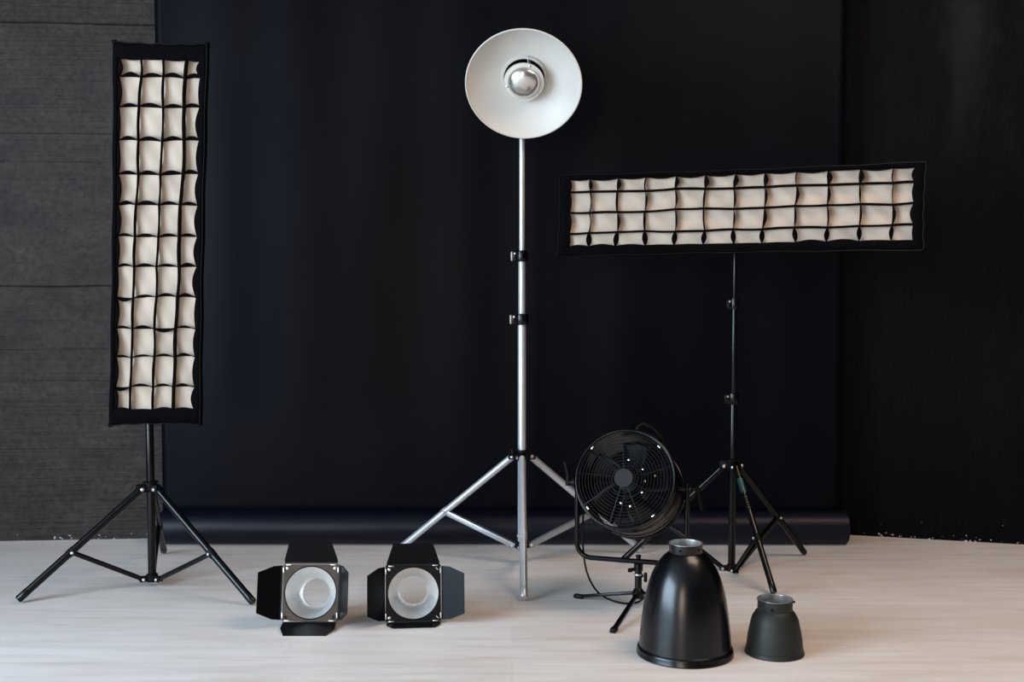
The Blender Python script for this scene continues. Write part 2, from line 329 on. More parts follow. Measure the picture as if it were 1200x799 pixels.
# ------------------------------------------------------------------ light stands
def clamp(z, c, rt, m, t, lever=True, side=-1, mt_=False):
    q = MB(); q.lathe([(0,-.022),(rt*1.5,-.022),(rt*1.6,-.018),(rt*1.6,.018),(rt*1.5,.022),(0,.022)], frame((c.x, c.y, z), (0,0,1)), 32)
    q.box((c.x + side*rt*1.9, c.y-.004, z), (rt*1.4, .020, .040), bev=.003)
    o = q.build('clamp_collar', m, t)
    if lever:
        MB().box((c.x + side*rt*2.7, c.y-.008, z-.001), (.007, .014, .036), bev=.002).build('clamp_lever', M['brush'] if mt_ else M['black_metal'], o)
        MB().lathe([(0,0),(.004,0),(.004,.003),(0,.004)], frame((c.x+side*rt*1.9, c.y-.0145, z+.010), (0,-1,0)), 12).build('screw', M['steel'], o)
    return o
def light_stand(label, feet, cpx, zcollar, zbase, sections, leg_r, mt, mb, brace_t, channel, group, skip_knob=False, sides=None):
    c = sum(feet, V()) / 3 if cpx is None else cpx
    c = V((c.x, c.y, 0))
    t = thing('light_stand', label, 'light stand', c, group)
    # column sections: (z0, z1, radius)
    for i, (z0, z1, r) in enumerate(sections):
        MB().lathe([(0, z0), (r*.96, z0), (r, z0+.002), (r, z1-.002), (r*.96, z1), (0, z1)], Matrix.Translation(c), 32).build('column_tube' if i == 0 else 'riser_tube', mt, t)
    R0 = sections[0][2]
    # collar with lugs
    q = MB(); q.lathe([(0,-.018),(R0*1.35,-.018),(R0*1.5,-.014),(R0*1.5,.012),(R0*1.9,.014),(R0*1.9,.019),(R0*1.2,.022),(0,.022)], frame((c.x,c.y,zcollar),(0,0,1)), 32)
    q2 = MB(); q2.lathe([(0,-.012),(R0*1.4,-.012),(R0*1.4,.014),(R0*1.1,.018),(0,.018)], frame((c.x,c.y,zbase),(0,0,1)), 32)
    col = None; bolts = []; bolts2 = []; legs = []
    for f in feet:
        d = V((f.x - c.x, f.y - c.y, 0)).normalized(); s = V((-d.y, d.x, 0))
        R3 = Matrix((d, s, V((0,0,1)))).transposed()
        for k in (-1, 1):
            q.box(V((c.x,c.y,zcollar-.004)) + d*R0*2.0 + s*k*(leg_r+.002), (.040, .003, .028), R3, .001)
            q2.box(V((c.x,c.y,zbase)) + d*R0*1.9 + s*k*.009, (.036, .003, .020), R3, .001)
        hinge = V((c.x,c.y,zcollar-.006)) + d*R0*2.25
        hinge2 = V((c.x,c.y,zbase)) + d*R0*2.3
        ft = V((f.x, f.y, leg_r*.95)); dirv = (ft - hinge).normalized()
        leg = MB().tube([hinge, ft - dirv*.03], leg_r, 20).build('leg', mt, t)
        MB().tube([ft - dirv*.045, ft - dirv*.042, ft - dirv*.004, ft], [leg_r, leg_r*1.05, leg_r*1.05, leg_r*.9], 20).build('foot_cap', mt, leg)
        # brace
        k = .58; a = hinge + (ft - hinge)*k; side = s*(leg_r+.003)
        bm = MB()
        dv = (hinge2 - a).normalized(); Ln = (hinge2 - a).length
        R4 = zrot(dv, None, V((0,0,1)))
        mid = (a + hinge2)/2
        if channel:
            w = .020
            for sg in (-1, 1): bm.box(mid + s*sg*(w*.5), (Ln + .02, .002, .020), R4, .0006)
            upn = R4 @ V((0,0,1)); bm.box(mid + upn*.009, (Ln + .02, w, .002), R4, .0006)
        else:
            for sg in (-1, 1): bm.box(mid + s*sg*.007, (Ln + .02, .0025, .016), R4, .0006)
            upn = R4 @ V((0,0,1)); bm.box(mid + upn*.007, (Ln*.94, .014, .002), R4, .0005)
        br = bm.build('brace', mb, t)
        for pnt in (a, hinge2):
            fr = s if s.y < 0 else -s
            w = leg_r + .004 if pnt is a else .013
            MB().lathe([(0,0),(.0055,0),(.0055,.003),(.003,.005),(0,.005)], frame(pnt + fr*w, fr), 14).build('rivet', M['steel'], br)
        # ring clip where the brace grips the leg
        MB().tube([a - dirv*.014, a + dirv*.014], leg_r*1.12, 20).build('leg_clip', M['plastic'] if not channel else mt, leg)
        fr = s if s.y < 0 else -s
        bolts.append((hinge + fr*(leg_r+.0035), fr))
        legs.append((leg, hinge, ft, dirv))
    col = q.build('collar', M['plastic'], t); bas = q2.build('base_bracket', M['plastic'], t)
    for p_, fr in bolts: MB().lathe([(0,0),(.007,0),(.007,.003),(.004,.006),(0,.006)], frame(p_, fr), 16).build('bolt', M['steel'], col)
    return t, c, legs, col

# left black stand, holding the upright strip softbox
feetL = [G(21, 707), G(297, 710), G(192, 649)]
cL = P(177, 600, sum(f.y for f in feetL)/3)
zc = P(177, 570, cL.y).z; zb = P(177, 677, cL.y).z
light_stand('black tripod light stand holding up the tall upright strip softbox', feetL, cL, zc, zb,
            [(zb-.004, P(177, 500, cL.y).z + .05, .0150), (P(177,500,cL.y).z+.05, 1.02, .0125), (1.02, 1.30, .010)], .0135, M['black_metal'], M['black_metal'], .01, False, None)
# centre silver stand
feetC = [G(614, 705), G(466, 648), G(752, 648)]
YC = 4.60
cC = P(611.5, 600, YC)
def zC(py): return P(611, py, YC).z
tC, c_, legsC, colC = light_stand('tall silver tripod light stand with the round white beauty dish on top', feetC, cC, zC(533), zC(639),
            [(zC(641), zC(374), .0165), (zC(374), zC(300), .0145), (zC(300), zC(118), .0115)], .0140, M['silver'], M['brush'], .01, True, None)
clamp(zC(374), cC, .0165, M['black_metal'], tC, mt_=True); clamp(zC(300), cC, .0150, M['black_metal'], tC, mt_=True)
kn = MB(); kp = V((cC.x-.030, cC.y-.02, zC(528)))
kn.tube([kp + V((.02,.01,0)), kp], .005, 12).lathe([(0,0),(.012,0),(.019,.004),(.020,.012),(.016,.016),(0,.016)], frame(kp + V((-.008,-.004,0)), (-.8,-.6,0)), 8)
kn.build('collar_knob', M['plastic'], colC)
# right black stand, holding the horizontal strip softbox
feetR = [G(729, 660), G(907, 698), G(943, 651)]
YR = sum(f.y for f in feetR)/3
cR = P(858, 600, YR)
def zR(py): return P(858, py, YR).z
tR, c_, legsR, colR = light_stand('thin black tripod light stand under the horizontal strip softbox', feetR, cR, zR(544), zR(666),
            [(zR(668), zR(467), .0145), (zR(467), zR(352), .0115), (zR(352), zR(268), .0085)], .0120, M['black_metal'], M['black_metal'], .01, False, None)
clamp(zR(467), cR, .0130, M['black_metal'], tR, side=-1); clamp(zR(356), cR, .011, M['black_metal'], tR, side=-1)
# sticker on the front leg
lg, h_, f_, dv_ = legsR[1]
for a, b, m in ((.10, .22, 'green'), (.24, .36, 'black_paint')):
    MB().tube([h_ + (f_-h_)*a, h_ + (f_-h_)*b], .0124, 20).build('sticker', M[m], lg)
q = MB()
for k in range(5):
    p_ = h_ + (f_-h_)*(.25 + k*.022); nrm = V((0,-1,.3)).normalized()
    q.box(p_ + nrm*.0120, (.009, .002, .003 if k % 2 else .005), zrot(V((1,0,.0)), None, V((0,0,1))))
q.build('printed_mark', M['whitem'], lg)

# ------------------------------------------------------------------ strip softboxes
def softbox(label, TL, TR, BL, BR, bor, colsf, rowsf, stand_c, wav_axis, seed, skew=0):
    """TL.. are the corners of the front opening; bor = border widths (l, r, t, b) in metres"""
    rnd = random.Random(seed)
    c = (TL + TR + BL + BR) / 4
    ux = ((TR + BR) - (TL + BL)).normalized(); uz = ((TL + TR) - (BL + BR)); uz = (uz - ux * uz.dot(ux)).normalized()
    n = ux.cross(uz)                                    # +n points away from camera or toward
    if n.y > 0: n = -n
    W = ((TR - TL).length + (BR - BL).length)/2; Hh = ((TL - BL).length + (TR - BR).length)/2
    # slightly trapezoidal cloth outline: bilinear map of the real corners (flattened on the plane)
    def q4(u, v, w=0.0):                                # u 0..1 left-right, v 0..1 bottom-top, w toward the viewer
        p = (BL*(1-u) + BR*u)*(1-v) + (TL*(1-u) + TR*u)*v
        return p + n*w
    t = thing('strip_softbox', label, 'softbox', V((c.x, c.y, (BL.z+BR.z)/2 if False else c.z)))
    bl, br, bt, bb = bor[0]/W, bor[1]/W, bor[2]/Hh, bor[3]/Hh
    # front frame: band around the opening with a returned inner skirt, slightly sagging outline
    ND = 60
    def loop(fu0, fu1, fv0, fv1, w, amp=0.0, ph=0.0):
        pts = []
        def wb(s): return amp*math.sin(s*PI)*1.0 + amp*.35*math.sin(s*9*PI + ph)
        for i in range(ND): s = i/ND; pts.append(q4(fu0+(fu1-fu0)*s, fv0 + wb(s)/Hh, w))
        for i in range(ND): s = i/ND; pts.append(q4(fu1 - wb(s)/W, fv0+(fv1-fv0)*s, w))
        for i in range(ND): s = i/ND; pts.append(q4(fu1-(fu1-fu0)*s, fv1 - wb(s)/Hh, w))
        for i in range(ND): s = i/ND; pts.append(q4(fu0 + wb(s)/W, fv1-(fv1-fv0)*s, w))
        return pts
    def bridge(q, loops, close=False):
        n_ = 4*ND; vs = [p for l in loops for p in l]; fs = []
        for j in range(len(loops)-1):
            for i in range(n_): k = (i+1) % n_; fs.append((j*n_+i, j*n_+k, (j+1)*n_+k, (j+1)*n_+i))
        q.add(vs, fs)
    D = .024                                            # recess of the diffuser
    q = MB()
    bridge(q, [loop(bl, 1-br, bb, 1-bt, -D-.004, .000), loop(bl, 1-br, bb, 1-bt, -.002, .001, 1), loop(bl*.8, 1-br*.8, bb*.8, 1-bt*.8, .001, .002, 2),
               loop(.008/W, 1-.008/W, .008/Hh, 1-.008/Hh, .002, .004, 3), loop(0, 1, 0, 1, -.004, .004, 3), loop(0, 1, 0, 1, -.030, .004, 3), loop(.006/W, 1-.006/W, .006/Hh, 1-.006/Hh, -.034, .004, 3)])
    fr = q.build('front_frame', M['fabric'], t, ang=60)
    # piping along the outer edge
    q = MB()
    lp = loop(.002/W, 1-.002/W, .002/Hh, 1-.002/Hh, .0, .004, 3); lp.append(lp[0]); q.tube(lp, .0018, 6, False)
    q.build('edge_piping', M['plastic'], fr)
    # corner tabs
    for (u, v) in ((0,0),(1,0),(1,1),(0,1)):
        p = q4(u, v, -.012); d = (p - c); d = (ux*(1 if u else -1) + uz*(1 if v else -1)).normalized()
        MB().box(p - d*.004, (.016, .018, .018), Matrix((ux, n, uz)).transposed(), .005).build('corner_pocket', M['fabric'], t)
    # tapering black housing behind, down to the speed ring
    depth = .17
    q = MB(); cc = c - n*depth
    def ring_loop(rx, rz, w):
        pts = []
        for i in range(4*ND):
            s = i/(4*ND)*4; k = int(s); f = s-k
            sq = [(-1+2*f, -1), (1, -1+2*f), (1-2*f, 1), (-1, 1-2*f)][k]
            a = math.atan2(sq[1], sq[0]); pts.append(c + ux*math.cos(a)*rx + uz*math.sin(a)*rz - n*w)
        return pts
    l0 = loop(.004/W, 1-.004/W, .004/Hh, 1-.004/Hh, -.03, .004, 3)
    l3 = ring_loop(.062, .062, depth)
    l1 = [a.lerp(b, .28) - n*(-.018) * -1 for a, b in zip(l0, l3)]; l2 = [a.lerp(b, .62) - n*.014 for a, b in zip(l0, l3)]
    bridge(q, [l0, l1, l2, l3])
    q.build('housing', M['fabric'], t, ang=40)
    MB().lathe([(.049,0),(.064,0),(.066,.004),(.066,.022),(.062,.026),(.049,.026)], frame(c - n*(depth+.024), n), 48, True).build('speed_ring', M['black_metal'], t)
    # diffuser cloth
    nu = 28 if W < Hh else 120; nv = 120 if W < Hh else 28
    vs = []; fs = []
    for j in range(nv+1):
        for i in range(nu+1):
            u = bl*.7 + (1-bl*.7-br*.7)*i/nu; v = bb*.7 + (1-bb*.7-bt*.7)*j/nv
            vs.append(q4(u, v, -D + .0028*math.sin(u*W*34+seed)*math.sin(v*Hh*31) + .0025*math.sin(u*W*71+v*Hh*53)))
    for j in range(nv):
        for i in range(nu): a = j*(nu+1)+i; fs.append((a, a+1, a+nu+2, a+nu+1))
    MB().add(vs, fs).build('diffuser_cloth', M['diff'], t)
    # fabric grid, every strip deep and a little slack between its knots
    us = [0] + colsf + [1]; vs_ = [0] + rowsf + [1]
    jit = {}
    def jt(u, v):
        k = (round(u, 4), round(v, 4))
        if k not in jit: jit[k] = (rnd.uniform(-.0035, .0035), rnd.uniform(-.0035, .0035))
        return jit[k]
    def gp(fu, fv, w):
        fu2 = fu + (skew*(fv-.45) if 0 < fu < 1 else 0)
        return q4(bl + (1-bl-br)*fu2, bb + (1-bt-bb)*fv, w)
    def gj(u0, v0, u1, v1, s, w):
        p = gp(u0+(u1-u0)*s, v0+(v1-v0)*s, w)
        for (u, v, k) in ((u0, v0, 1-s), (u1, v1, s)):
            if 0 < u < 1: p = p + ux*(jt(u, v)[0]*k)
            if 0 < v < 1: p = p + uz*(jt(u, v)[1]*k)
        return p
    q = MB(); th = .0013
    def strip(pf, along, across, a0f, a0b, w0, w1, thick, fill=False):
        """pf(s)->frac pt ; displacement across"""
        K = 10; A_ = []; 
        for k in range(K+1):
            s = k/K; b0 = math.sin(PI*s)
            pF = pf(s, w1) + across*(a0f*b0); pB = pf(s, w0) + across*(a0b*b0)
            if fill:
                sg = 1 if a0f >= 0 else -1
                o_ = across*(-.0015*sg); q0 = pf(s, w1) + o_; q1 = pf(s, w0) + o_
                A_ += [pF + across*.0005*sg, q0, q1, pB + across*.0005*sg]
            else: A_ += [pF + across*thick, pF - across*thick, pB - across*thick, pB + across*thick]
        fs = []
        for k in range(K):
            o = k*4
            for e in range(4): e2 = (e+1) % 4; fs.append((o+e, o+e2, o+4+e2, o+4+e))
        fs.append((0,1,2,3)); fs.append((K*4+3, K*4+2, K*4+1, K*4)); q.add(A_, fs)
    w0, w1 = -D+.002, -.002
    for j in range(len(vs_)):                            # horizontal strips
        for i in range(len(us)-1):
            edge = j in (0, len(vs_)-1)
            if wav_axis == 'h': a = rnd.choice([.015,.013,.011,.014,-.012 if rnd.random() < .3 else .012]); bk = a*.15 + rnd.uniform(-.002,.001)
            else: a = rnd.uniform(-.002,.002); bk = a*.4
            tk = th
            if edge:
                s_ = 1 if j == 0 else -1; a = s_*rnd.uniform(.000,.009); bk = a; 
            strip(lambda s, w, i=i, j=j: gj(us[i], vs_[j], us[i+1], vs_[j], s, w), None, uz, a, bk, w0, w1, tk if wav_axis == 'h' else .0040, edge)
    for i in range(len(us)):                             # vertical strips
        for j in range(len(vs_)-1):
            edge = i in (0, len(us)-1); outer = j in (0, len(vs_)-2)
            if wav_axis == 'h': a = rnd.uniform(-.003,.003); bk = a*.4
            else:
                a = rnd.choice([.012,.009,.010,.006,-.003]); bk = rnd.uniform(-.001, .003)
                if j == 0: a = -.008; bk = .008
                if j == len(vs_)-2: a = rnd.choice([.012,.014,-.004]); bk = -.004
            if edge:
                s_ = 1 if i == 0 else -1; a = s_*rnd.uniform(.004,.014); bk = a*.8
            strip(lambda s, w, i=i, j=j: gj(us[i], vs_[j], us[i], vs_[j+1], s, w), None, ux, a, bk, w0, w1, th if (wav_axis != 'h' or i != 3) else .0034, edge)
    q.build('fabric_grid', M['strip'], t, ang=60)
    # strobe head on the stand spigot
    hd = -n; m = frame(c - n*(depth+.02), hd, ux)
    L_ = .18
    head = MB().lathe([(0,0),(.046,0),(.048,.01),(.048,L_-.015),(.042,L_),(0,L_)], m, 40).build('strobe_head', M['plastic'], t)
    q = MB(); hc = c - n*(depth+.10); 
    top = V((stand_c.x, stand_c.y, hc.z-.060))
    q.box(hc - V((0,0,.075)), (.035,.05,.045), None, .004)
    q.tube([hc - V((0,0,.09)), V((stand_c.x, stand_c.y, hc.z-.13))], .017, 20)
    q.build('tilt_bracket', M['plastic'], head)
    return t, c, n, hc
def YP(px, py, Y): return P(px, py, Y)
# upright box, left
pts = dict(TL=P(132, 48, 3.935), TR=P(243, 51, 3.935), BL=P(127.5, 499, 4.03), BR=P(234.5, 497.5, 4.03))
s1 = F / 3.97
rows_px = [86,121,159,198,235,271,307,344,381,416,452]
rowsf = [ (480 - y)/(480-66) for y in rows_px ][::-1]
sb1, c1, n1, hc1 = softbox('tall upright strip softbox with a cream fabric grid on a black stand, at the left', pts['TL'], pts['TR'], pts['BL'], pts['BR'],
        (6/s1, 8/s1, 19/s1, 18/s1), [.225,.50,.775], rowsf, cL, 'h', 3, skew=.09)
# horizontal box, right
YL_, YR_ = 4.40, 4.06
pts = dict(TL=P(655, 205, YL_), TR=P(1086, 189, YR_), BL=P(653, 301, YL_), BR=P(1083, 293.5, YR_))
s2 = F / 4.23
sb2, c2, n2, hc2 = softbox('long horizontal strip softbox with a cream fabric grid, tilted up slightly to the right', pts['TL'], pts['TR'], pts['BL'], pts['BR'],
        (13/s2, 12/s2, 6/s2, 12/s2), [(x-667)/(1074-667) for x in (692,727,762,798,834,869,904,941,977,1014,1050)], [.205,.505,.80], cR, 'v', 5)

# ------------------------------------------------------------------ beauty dish
def beauty_dish():
    Y0 = 4.42; c = P(613.5, 99.5, Y0); R_ = 67.3 * Y0 / F * 1.0
    a = math.radians(33); n = V((-.05, -math.cos(a), -math.sin(a))).normalized()  # faces the camera, aimed down
    m = frame(c, n, (1,0,0))                                                  # local z toward the viewer
    t = thing('beauty_dish', 'round white beauty dish reflector on top of the silver stand', 'beauty dish', c)
    dp = .072; r0 = .080
    prof = []
    for k in range(25):
        s = k/24; r = r0 + (R_-.004 - r0)*s; z = -dp + dp*(.30*s + .70*s**2.2); prof.append((r, z))
    inner = prof + [(R_-.002, .004), (R_+.0005, .003), (R_+.001, -.004), (R_-.003, -.005)]
    outer = [(r+.0012, z-.003) for r, z in prof[::-1]][1:]
    MB().lathe(inner + outer, m, 96, True).build('dish_shell', M['dish'], t)
    MB().torus(m @ Matrix.Translation((0,0,.001)), R_-.0005, .0028, 96, 10).build('rolled_rim', M['dish'], t)
    # ring step round the rear mount opening
    MB().lathe([(r0+.010,-dp+.004),(r0+.008,-dp+.012),(r0-.001,-dp+.012),(r0-.003,-dp+.004),(r0-.003,-dp-.040),(r0+.001,-dp-.040),(r0+.001,-dp)], m, 64, True).build('mount_ring', M['dish'], t)
    # deflector: flat ring and satin dome, on three posts
    zd = -.024
    df = MB().lathe([(.059,zd),(.0745,zd-.004),(.077,zd-.003),(.077,zd-.005),(.0745,zd-.007),(.059,zd-.004)], m, 64, True).build('deflector_plate', M['dish'], t)
    MB().lathe([(.0001,zd+.030)] + [(.062*math.sin(k/12*PI/2), zd -.001+ .031*math.cos(k/12*PI/2)) for k in range(1,13)] + [(.062,zd-.003),(.0001,zd-.003)], m, 64).build('deflector_dome', M['dome'], df)
    for ang in (72, 197, 318):
        x, y = .068*math.cos(math.radians(ang)), .068*math.sin(math.radians(ang))
        p0 = m @ V((x, y, zd-.004)); p1 = m @ V((x*1.06, y*1.06, -dp-.002))
        if ang == 72: p1 = m @ V((x*1.02, y*1.02, -dp+.0))
        MB().tube([p0, p1], .0022, 8).build('post', M['steel'], df)
        MB().lathe([(0,0),(.0045,0),(.0045,.003),(.002,.005),(0,.005)], m @ Matrix.Translation((x, y, zd-.002)), 14).build('screw', M['steel'], df)
    # rod seen above the plate
    MB().tube([m @ V((.012,.092,-.060)), m @ V((.017,.064,zd-.001))], .0016, 8).build('rod', M['steel'], df)
    hm = frame(m @ V((0,0,-dp-.045)), -n, (1,0,0))
    hd = MB().lathe([(0,0),(.066,0),(.068,.006),(.064,.02),(.064,.24),(.056,.26),(0,.26)], hm, 40).build('strobe_head', M['plastic'], t)
    q = MB(); top = V((cC.x, cC.y, zC(118)))
    hc = m @ V((0,0,-dp-.10))
    q.box((cC.x, cC.y + .012, c.z + .005), (.036, .044, .06), None, .004); q.tube([(cC.x, cC.y+.002, c.z-.01), (cC.x, cC.y+.002, c.z-.085)], .0145, 20)
    q.build('tilt_bracket', M['plastic'], hd)
beauty_dish()

# ------------------------------------------------------------------ reflectors with barn doors
def barn(label, c, yaw, tilt, plate_m, flaps, group, diamonds):
    m = Matrix.Translation(c) @ Matrix.Rotation(yaw, 4, 'Z') @ Matrix.Rotation(-tilt, 4, 'X')
    t = thing('barn_door_reflector', label, 'reflector', V((c.x, c.y, 0)))
    h = .0925; ro = .0870; seg = 64; y0, y1 = -.006, .004
    # square plate with round opening
    vs = []; fs = []
    for yy in (y0, y1):
        for k in range(seg):
            a = 2*PI*(k+.5)/seg; ca, sa = math.cos(a), math.sin(a); s = h/max(abs(ca), abs(sa))
            vs.append((ro*ca, yy, ro*sa)); vs.append((s*ca, yy, s*sa))
    # snap the nearest outer vertices to the corners
    for i, v in enumerate(vs):
        if i % 2 == 1 and abs(abs(v[0]) - abs(v[2])) < .0095: vs[i] = (math.copysign(h, v[0]), v[1], math.copysign(h, v[2]))
    n2_ = 2*seg
    for k in range(seg):
        a, b = 2*k, 2*((k+1) % seg)
        fs += [(a, a+1, b+1, b), (n2_+a, n2_+b, n2_+b+1, n2_+a+1), (a, b, n2_+b, n2_+a), (a+1, n2_+a+1, n2_+b+1, b+1)]
    pl = MB().add([m @ V(v) for v in vs], fs).build('front_plate', plate_m, t)
    # return edge behind plate
    q = MB()
    for sx, sz, wx, wz in ((1,0,.002,2*h),(-1,0,.002,2*h),(0,1,2*h,.002),(0,-1,2*h,.002)):
        q.box(m @ V((sx*(h-.001), .012, sz*(h-.001))), (wx, .022, wz), m.to_3x3())
    q.build('side_rail', M['black_paint'], pl)
    MB().torus(m @ Matrix.Translation((0,-.004,0)) @ Matrix.Rotation(PI/2, 4, 'X'), ro, .0026, 72, 8).build('opening_ring', M['black_paint'], pl)
    # bowl: open at the back
    mm = m @ Matrix.Rotation(-PI/2, 4, 'X')             # local z -> +y (away from the viewer)
    rb = .0470; dp = .112
    prof = [(rb, dp+.018), (rb, dp)]
    for k in range(1, 15):
        s = k/14; prof.append((rb + (ro-.001-rb)*(s**.62), dp*(1-s)**1.0))
    out = [(r+.002, z+.002) for r, z in prof[::-1]]
    out[-1] = (rb+.003, dp+.018); 
    MB().lathe(prof + out, mm, 72, True).build('reflector_bowl', M['bowl'], t)
    MB().lathe([(rb+.003,dp+.002),(rb+.007,dp+.002),(rb+.007,dp+.018),(rb+.003,dp+.018)], mm, 48, True).build('mount_collar', M['black_paint'], t)
    # barn doors
    def door(side, L, phi, w0=.089, chamf=.026, top_str=.005, wout=.066):
        # local 2D: x along the hinge, s outward
        poly = [(-w0, 0), (w0, 0), (w0, top_str), (wout, L-chamf*0), (-wout, L), (-w0, top_str)] if side in ('t',) else \
               [(-w0, 0), (w0, 0), (w0-.002, L*.35), (wout, L), (-wout, L), (-w0+.002, L*.35)]
        if side == 'b': poly = [(-w0, 0), (w0, 0), (w0, L*.45), (wout+.004, L), (-wout-.004, L), (-w0, L*.45)]
        ex = {'t': V((1,0,0)), 'b': V((-1,0,0)), 'l': V((0,0,1)), 'r': V((0,0,-1))}[side]
        eo = {'t': V((0,0,1)), 'b': V((0,0,-1)), 'l': V((-1,0,0)), 'r': V((1,0,0))}[side]
        hp = eo*(h+.005) + V((0,-.006,0)); od = eo*math.cos(phi) + V((0,-1,0))*math.sin(phi); nn = ex.cross(od)
        vs = [m @ (hp + ex*x + od*s + nn*k) for k in (-.0008,.0008) for x, s in poly]; n_ = len(poly)
        q = MB().add(vs, [tuple(range(n_)), tuple(range(n_, 2*n_))[::-1]] + [(i, (i+1) % n_, (i+1) % n_+n_, i+n_) for i in range(n_)])
        d = q.build('barn_door', M['flap'], t)
        # hinge tube and steel hinge clips
        MB().tube([m @ (hp - ex*(w0)), m @ (hp + ex*(w0))], .0028, 8).build('hinge', plate_m if side == 't' else M['black_paint'], d)
        for s_ in (-1, 1):
            qq = MB().box(m @ (hp + ex*s_*.074 - eo*.006 + V((0,-.004,0))), (.018 if abs(ex.x) else .0035, .003, .018 if abs(ex.z) else .0035), m.to_3x3(), .0006)
            qq.build('hinge_clip', M['steel'], d)
        return d
    for a in flaps: door(*a)
    # corner screws, and diamond slots
    for i, (x, z) in enumerate(((-1,1),(1,1),(-1,-1),(1,-1))):
        p = m @ V((x*.080, -.006, z*.080)); k = diamonds[i]
        if k == 's': MB().lathe([(0,0),(.005,0),(.005,.002),(.002,.004),(0,.004)], frame(p, m.to_3x3() @ V((0,-1,0))), 16).build('screw', M['steel'], pl)
        elif k == 'd': MB().box(p, (.011,.001,.011), m.to_3x3() @ Matrix.Rotation(PI/4, 3, 'Y')).build('diamond_slot', M['flap'], pl)
        elif k == 'n': MB().box(p, (.011,.001,.003), m.to_3x3() @ Matrix.Rotation(PI/4, 3, 'Y')).build('slot', M['steel'], pl)
    return t
R = math.radians
ga = G(364.5, 731.5); a1 = R(15)
barn('reflector with grey-bronze front plate and black barn doors, bottom door flat forward', V((ga.x, ga.y, .108)), 0, a1, M['bronze'],
     (('t', .092, R(25), .089, .02, .012), ('l', .088, R(38)), ('r', .088, R(64)), ('b', .095, R(66))), None, 'ssdd')
gb = G(484.5, 728.5); a2 = R(10)
barn('reflector with all black front plate and black barn doors, next to the silver stand', V((gb.x, gb.y, .0985)), R(5), a2, M['black_paint'],
     (('t', .086, R(35)), ('l', .084, R(50)), ('r', .084, R(30)), ('b', .052, R(80))), None, 'snsn')

# ------------------------------------------------------------------ bell reflectors
def bell(name, label, cxp, cyp, prof_px, rimhw, neck_hw, ntop, nbot, m, inner, pins, flz):
    g = G(cxp, cyp); d = g.y; s = F / (d / cp) / 1.0
    s = F / (d*cp + H*sp)
    t = thing(name, label, 'reflector', g)
    def zz(y): return P(cxp, y, d).z
    prof = [(hw/s, zz(y)) for hw, y in prof_px]
    # smooth resample
    def cr(p0,p1,p2,p3,t_): return tuple(.5*((2*b)+(-a+c_)*t_+(2*a-5*b+4*c_-d_)*t_*t_+(-a+3*b-3*c_+d_)*t_**3) for a,b,c_,d_ in zip(p0,p1,p2,p3))
    pp = []
    for i in range(len(prof)-1):
        p0 = prof[max(i-1,0)]; p3 = prof[min(i+2,len(prof)-1)]
        for k in range(5): pp.append(cr(p0, prof[i], prof[i+1], p3, k/5))
    pp.append(prof[-1])
    out = pp; inn = [(r-.002, z-.0015) for r, z in pp[::-1]]
    T = Matrix.Translation(g)
    MB().lathe(out + inn, T, 96, True).build('reflector_shell', m, t, ang=50)
    rb = prof[-1][0]; zb_ = prof[-1][1]; rr = rimhw/s
    MB().lathe([(rb-.003,zb_+.001),(rb+.001,zb_+.002),(rr-.003,zb_-.002),(rr-.0015,zb_-.006),(rr-.0015,.008),(rr,.005),(rr,.0015),(rr-.002,.0),(rr-.006,.0),(rr-.006,.006),(rb-.003,zb_-.006)], T, 96, True).build('rim_flange', m, t, ang=50)
    nr = neck_hw/s; z1 = zz(ntop); z0 = zz(nbot)
    nk = MB().lathe([(nr-.001,z0-.004),(nr,z0),(nr,z1-.004),(nr+.0015,z1-.003),(nr+.0015,z1),(nr-.004,z1),(nr-.004,z0-.004)], T, 64, True).build('mount_collar', M['bell'] if inner != 'small' else m, t)
    MB().lathe([(nr-.0042,z0-.003),(nr-.0042,z1+.0008),(nr+.0010,z1+.0008),(nr+.0010,z1-.0002),(nr-.0055,z1-.0002),(nr-.0055,z0-.003)], T, 64, True).build('metal_lip', M['steel'], nk)
    for a, zf in pins:
        dr = V((math.cos(R(a)), math.sin(R(a)), 0)); p = g + dr*(nr-.001) + V((0,0,z0+(z1-z0)*zf))
        MB().lathe([(0,0),(.0038,0),(.0038,.006),(.003,.008),(0,.008)], frame(p, dr), 14).build('locking_pin', M['black_metal'], nk)
    # inner locking ring
    MB().torus(T @ Matrix.Translation((0,0,z0+.004)), nr-.010, .005, 48, 8).build('inner_ring', m, nk)
    return t
bell('bell_reflector', 'large glossy black bell shaped reflector standing mouth down on the floor', 802.6, 765,
     [(20.5,647),(27.4,653.5),(35.4,665),(41.6,679),(46.8,699),(50.2,720),(52.4,740),(53.6,756)], 56.6, 19.4, 636, 648, M['bell'], 'big', ((-120,.5),(-40,.5)), .02)
bell('bell_reflector', 'small matte grey-green reflector standing right of the large bell shaped one', 907.5, 764.5,
     [(20.0,713.5),(23.0,717),(26.8,724),(29.2,734),(31.4,745),(32.4,754),(33.0,759.5)], 34.4, 20.2, 701.5, 713, M['bellsmall'], 'small', ((-8,.75),(-112,.3)), .02)

